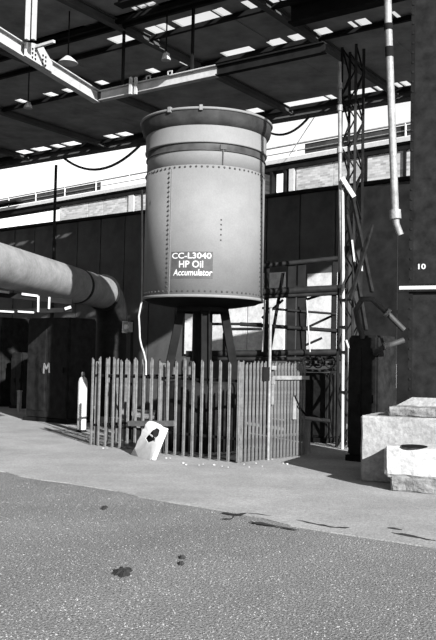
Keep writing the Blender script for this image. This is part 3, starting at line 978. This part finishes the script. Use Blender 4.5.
for i, (a_, b_, lb) in enumerate((((358.5, 272), (356, 291), 'pale strut piece in the tangle right of the lattice column, left one'), ((363, 262), (362, 271), 'short pale strut piece, topmost of the tangle beside the lattice column'), ((352, 240), (354.5, 262), 'thin pale strut piece close against the lattice column'), ((370, 277), (371.5, 285), 'short pale strut piece, rightmost of the tangle'))):
    obj('strut', MB().beam(atD(*a_, LD-.7), atD(*b_, LD-.7), .035, .03), M['light'], None, lb, 'strut')

# ------------------------------------------------------------------ pipes and machinery between column and tank
PRD = 21.0
PR = thing('pipe_rack', 'dark pipe rack with stacked horizontal pipes in front of the pale wall bays', 'pipe rack', onz(300, 430) * Vector((1, 1, 0)) if False else Vector((atD(300, 400, PRD).x, PRD, 0)))
for x in (265, 290, 300, 333):
    p = atD(x, 380, PRD); p.z = 0; t_ = p.copy(); t_.z = zat(x, 262, p)
    obj('upright', MB().ibeam(p, t_, .2 if x in (290, 300) else .12, .14, .02), M['black'], PR)
for (x0, y0, x1, y1, r) in ((262, 266, 340, 258, .06), (262, 292, 345, 288, .09), (262, 297, 345, 293, .05), (240, 324, 340, 331, .05), (205, 324, 262, 324, .035), (262, 308, 336, 314, .03), (186, 354, 340, 352, .08), (190, 359, 345, 359, .05)):
    obj('pipe_run', MB().tube([atD(x0, y0, PRD-.1), atD((x0+x1)/2, (y0+y1)/2, PRD-.1), atD(x1, y1, PRD-.1)], r, 10), M['black2'], PR)
obj('pipe_loop', MB().tube([atD(224, 356, PRD-.6), atD(224, 334, PRD-.6), atD(225.5, 330, PRD-.6), atD(229, 329, PRD-.6), atD(262, 329, PRD-.6)], .035, 8), M['black2'], PR)
for (x0, y0, x1, y1) in ((283, 273, 270, 350), (305, 300, 336, 290), (306, 328, 336, 314), (262, 318, 283, 300), (306, 345, 322, 338)):
    obj('diagonal', MB().beam(atD(x0, y0, PRD+.2), atD(x1, y1, PRD+.2), .08, .06), M['black'], PR)
obj('light_rod', MB().cyl(atD(310, 352, PRD-.4), atD(306.5, 300, PRD-.4), .018, 8), M['light'], PR)
obj('light_rod', MB().cyl(atD(262.5, 352, PRD-.4), atD(265, 300, PRD-.4), .02, 8), M['light'], PR)

# black machinery filling the shade behind the gate
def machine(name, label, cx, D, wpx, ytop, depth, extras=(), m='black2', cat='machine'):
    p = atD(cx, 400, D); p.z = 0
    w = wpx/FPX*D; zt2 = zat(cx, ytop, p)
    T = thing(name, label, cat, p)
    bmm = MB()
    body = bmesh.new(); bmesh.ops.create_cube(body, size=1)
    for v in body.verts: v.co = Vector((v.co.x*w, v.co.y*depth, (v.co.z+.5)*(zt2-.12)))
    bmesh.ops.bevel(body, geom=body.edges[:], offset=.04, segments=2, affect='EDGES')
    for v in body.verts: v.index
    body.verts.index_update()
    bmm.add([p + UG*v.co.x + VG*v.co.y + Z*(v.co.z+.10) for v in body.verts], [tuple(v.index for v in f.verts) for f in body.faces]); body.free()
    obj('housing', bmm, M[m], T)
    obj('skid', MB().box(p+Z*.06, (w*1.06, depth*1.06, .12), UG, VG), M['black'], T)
    npan = max(2, int(w/.6))
    for i in range(npan):
        c = p + UG*(w*((i+.5)/npan-.5)) - VG*(depth/2+.008) + Z*(zt2*.5)
        dr = obj('access_door', MB().box(c, (w/npan*.86, .02, zt2*.78), UG, VG), M[m], T)
        obj('handle', MB().box(c+UG*(w/npan*.3)-VG*.025, (.03, .03, .14), UG, VG), M['black'], dr)
    return T, p, w, zt2
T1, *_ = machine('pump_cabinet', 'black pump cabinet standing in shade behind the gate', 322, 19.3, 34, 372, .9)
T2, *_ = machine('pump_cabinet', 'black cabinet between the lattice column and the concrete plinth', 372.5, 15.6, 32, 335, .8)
# valves and pipework on the machines
VP = thing('valve_manifold', 'dark valve manifold with glinting pipes above the cabinet behind the gate', 'manifold', atD(318, 372, 19.0))
for y in (358, 364, 370): obj('pipe_run', MB().tube([atD(300, y, 18.8), atD(320, y+1, 18.8), atD(338, y-1, 18.8)], .03, 8), M['black2'], VP)
for x in (308, 318, 330):
    c = atD(x, 362, 18.7)
    obj('handwheel', MB().tube([c + UG*(.13*math.cos(2*math.pi*i/16)) + Z*(.13*math.sin(2*math.pi*i/16)) for i in range(17)], .014, 6), M['black2'], VP)
    obj('spindle', MB().cyl(c, c+VG*.25, .03, 8), M['black2'], VP)
obj('low_rail', MB().tube([atD(300, 417.5, 16.4), atD(330, 421, 16.4)], .04, 10), M['steel'], None, 'short pale rail just beyond the end of the fence gate', 'rail')
sg = atD(307, 428, 16.5); sg.z = 0
obj('bollard', MB().cyl(sg, sg+Z*zat(307, 422, sg), .07, 12).cyl(sg+Z*zat(307, 422, sg), sg+Z*(zat(307, 422, sg)+.05), .085, 12), M['pipe'], None, 'small stub bollard in shade beyond the gate end', 'bollard')
BV = thing('bent_pipe', 'dark curved pipe arching between lattice column and black column', 'pipe', atD(372, 300, 14.8))
obj('pipe_run', MB().tube([atD(363, 338, 15.3), atD(358, 322, 15.2), atD(356, 310, 15.0), atD(362, 299, 14.75), atD(372, 299, 14.75), atD(382, 308, 14.75), atD(394, 320, 14.75), atD(404, 330, 14.75)], .05, 10), M['tank_dark'], BV)
obj('flange', MB().cyl(atD(386, 312, 14.7), atD(388.5, 314, 14.7), .08, 12), M['steel'], BV)
BV2 = thing('bent_pipe', 'lower dark pipe with pale flange in front of the tall cabinet', 'pipe', atD(392, 345, 14.8))
obj('pipe_run', MB().tube([atD(374, 357, 15.5), atD(376, 352, 15.0), atD(384, 347, 14.75), atD(396, 343, 14.75), atD(404, 340, 14.75)], .05, 10), M['tank_dark'], BV2)
obj('flange', MB().cyl(atD(384, 346.6, 14.7), atD(389, 345, 14.7), .07, 12), M['steel'], BV2)
def on_scr(x, y, off):
    d = ray(x, y); P0 = sa - vb*off; k_ = (P0-CAM).dot(vb)/d.dot(vb); return CAM + d*k_
obj('gauge_rod', MB().cyl(on_scr(395.8, 364, .03), on_scr(395.6, 388, .03), .018, 8), M['light'], SCR, label='thin pale rod fixed to the screen')

# ------------------------------------------------------------------ left side: lagged main, machines, posts
LPz = 3.72
pA = onz(-60, 250, LPz) if False else None
a0_ = atD(0, 261, 18.2); a0_.z = LPz
a1_ = atD(112, 297, 26.0); a1_.z = LPz
dd = (a1_-a0_).normalized()
MP = thing('lagged_main', 'big pale horizontal pipe main entering from the left edge', 'pipe', a0_)
s_ = a0_ - dd*4.5
mR = .47
obj('pipe_run', MB().cyl(s_, a1_-dd*.9, mR, 40), M['pipe'], MP)
e_ = a1_ - dd*.9
obj('band', MB().cyl(e_-dd*2.3, e_-dd*2.15, mR+.012, 40), M['black2'], MP)
obj('flange', MB().cyl(e_-dd*.02, e_+dd*.06, mR+.07, 40), M['black2'], MP)
side = Vector((dd.y, -dd.x, 0))
elb = [e_+dd*.06] + arc(e_+dd*.06-Z*.9, .9, math.pi/2, 0, dd, Z, 10)
obj('elbow', MB().tube(elb, mR, 28), M['black2'], MP)
ez = elb[-1]
obj('drop_leg', MB().cyl(ez, Vector((ez.x, ez.y, 1.2)), mR, 28), M['black2'], MP)
obj('foot', MB().cyl(Vector((ez.x, ez.y, 0)), Vector((ez.x, ez.y, 1.22)), .3, 24), M['black'], MP)
for t in (-1.5,):
    c = a0_ + dd*t
    obj('support', MB().beam(Vector((c.x, c.y, 0)), Vector((c.x, c.y, LPz-mR+.02)), .16, .16), M['black'], MP)

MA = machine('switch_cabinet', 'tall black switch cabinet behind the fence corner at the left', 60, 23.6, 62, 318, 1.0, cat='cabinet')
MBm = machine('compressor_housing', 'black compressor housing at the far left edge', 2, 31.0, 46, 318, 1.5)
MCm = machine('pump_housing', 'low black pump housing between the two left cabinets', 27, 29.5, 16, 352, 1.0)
# M-shaped mark on the cabinet
def mark(path, D, r):
    m = MB()
    for p, q in zip(path, path[1:]): m.beam(atD(*p, D), atD(*q, D), r, .01, Vector((0, -1, 0)))
    return m
mp_ = MA[1]; 
dpl = (MA[1] - VG*(.5+.03))
def on_plane(x, y, P0, nrm_):
    d = ray(x, y); s = (P0-CAM).dot(nrm_)/d.dot(nrm_); return CAM + d*s
mm = MB()
pth = [(43.5, 373.5), (44, 363.5), (46.3, 369), (48.8, 363), (49.3, 373)]
for p, q in zip(pth, pth[1:]): mm.beam(on_plane(*p, dpl, VG), on_plane(*q, dpl, VG), .012, .045, VG.cross((on_plane(*q, dpl, VG)-on_plane(*p, dpl, VG)).normalized()))
obj('painted_mark', mm, M['steel'], MA[0], label='faded grey M-shaped mark')
# white gas bottle at the fence corner
gb = atD(82.3, 400, 20.3); gb.z = 0
gD = gb.y
GBt = thing('gas_bottle', 'tall white gas bottle standing at the left end of the fence', 'gas bottle', gb)
gzt = zat(82.3, 377, gb)
obj('bottle_body', MB().lathe(gb, [(.001, 0), (.105, 0), (.11, .03), (.11, gzt-.12), (.085, gzt-.03), (.04, gzt+.01), (.001, gzt+.01)], 20), M['white'], GBt)
obj('valve_cap', MB().lathe(gb, [(.001, gzt+.12), (.03, gzt+.12), (.045, gzt+.09), (.045, gzt), (.001, gzt)], 14), M['steel'], GBt)
obj('foot_ring', MB().lathe(gb, [(.112, 0), (.118, 0), (.118, .07), (.112, .07)], 20), M['black'], GBt)
sp_ = onz(19, 412); sp_.z = 0
obj('marker_post', MB().box(sp_+Z*(zat(19, 391, sp_)/2), (.12, .09, zat(19, 391, sp_)), UG, VG).box(sp_+Z*zat(19, 391, sp_), (.15, .11, .04), UG, VG), M['steel'], None, 'short grey marker post at the edge of the sunlit ground at left', 'post')
# pale frame under the main
FD = 19.0
FRm = thing('pale_frame', 'thin pale rectangular rail frame beneath the big pipe at left', 'frame', atD(20, 315, FD))
for (x0, y0, x1, y1, w) in ((-12, 290, 9, 292.5, .05), (22, 294, 38, 296, .05), (-10, 310.5, 14, 312, .04), (18, 311.5, 34, 312.5, .04), (38.5, 296, 38.2, 312, .04), (49.5, 297, 49, 309, .04), (65, 309, 71, 307, .06)):
    obj('rail', MB().beam(atD(x0, y0, FD), atD(x1, y1, FD), w, w), M['white'], FRm)
obj('backing_beam', MB().beam(atD(-14, 293, FD+.08), atD(72, 302, FD+.08), .1, .12), M['black'], FRm)
obj('backing_beam', MB().beam(atD(-14, 312, FD+.08), atD(72, 310, FD+.08), .08, .1), M['black'], FRm)
for x in (-8,):
    p = atD(x, 312, FD+.16); q = p.copy(); q.z = 0; p.z = zat(x, 293, p)
    obj('leg', MB().beam(q, p, .08, .08), M['black'], FRm)
# junction lamp box under the tank
LMp = atD(128.5, 327, 18.6)
LM = thing('junction_box', 'small pale junction box on a bracket left of the tank stand', 'junction box', LMp)
obj('box_body', MB().box(LMp, (.14, .12, .22), UG, VG), M['steel'], LM)
obj('box_frame', MB().box(LMp-UG*.11, (.03, .14, .26), UG, VG), M['light'], LM)
obj('lens', MB().cyl(LMp-VG*.06, LMp-VG*.10, .055, 14), M['white'], LM)
bpst = LMp + VG*.12
obj('bracket_post', MB().beam(Vector((bpst.x, bpst.y, 0)), bpst+Z*.15, .06, .06), M['black'], LM)
# thin drain pipe and hanging rope left of the tank
obj('drain_pipe', MB().tube([atD(x, y, 16.2) for x, y in ((142, 190), (142, 268), (141.5, 302))], .02, 8), M['black2'], None, 'thin dark pipe running down the left side of the tank', 'pipe')
obj('rope', MB().tube([atD(x, y, 16.25) for x, y in ((141.5, 302), (138.8, 316), (139.5, 328), (139.8, 338), (141.5, 346), (144, 353), (146, 362), (146, 375))], .018, 8), M['rope'], None, 'pale rope hanging beside the tank down to the fence', 'rope')
# thin post in front of the dark wall at left and roof pole
tpp = atD(52, 300, 29); tpp.z = 0
obj('thin_pole', MB().cyl(tpp, tpp+Z*zat(52, 165, tpp), .05, 10), M['black2'], None, 'thin dark vertical pole seen against the left gallery', 'pole')
# cables
def egpt(x):
    p = P_ab(-9, EG, Z_EG)
    y = 130
    for _ in range(5):
        d = ray(x, y); k_ = EG/d.dot(vr); p = CAM + d*k_; p.z = Z_EG + .02
        q = p - CAM; y = 320 - FPX*q.dot(Uv)/q.dot(Fv)
    return p
obj('hanging_cable', MB().tube(sag(egpt(63), egpt(141), .62), .045, 6), M['cable'], None, 'black cable drooping against the sky left of the tank', 'cable')
obj('hanging_cable', MB().tube(sag(egpt(258), egpt(310), .42), .035, 6), M['cable'], None, 'black cable drooping against the sky right of the tank', 'cable')
ge = galpt(288, .15); ge.z = ZG+.1
obj('stay_wire', MB().tube([egpt(316), ge], .012, 5), M['cable'], None, 'thin straight wire slanting down across the sky right of the tank', 'wire')
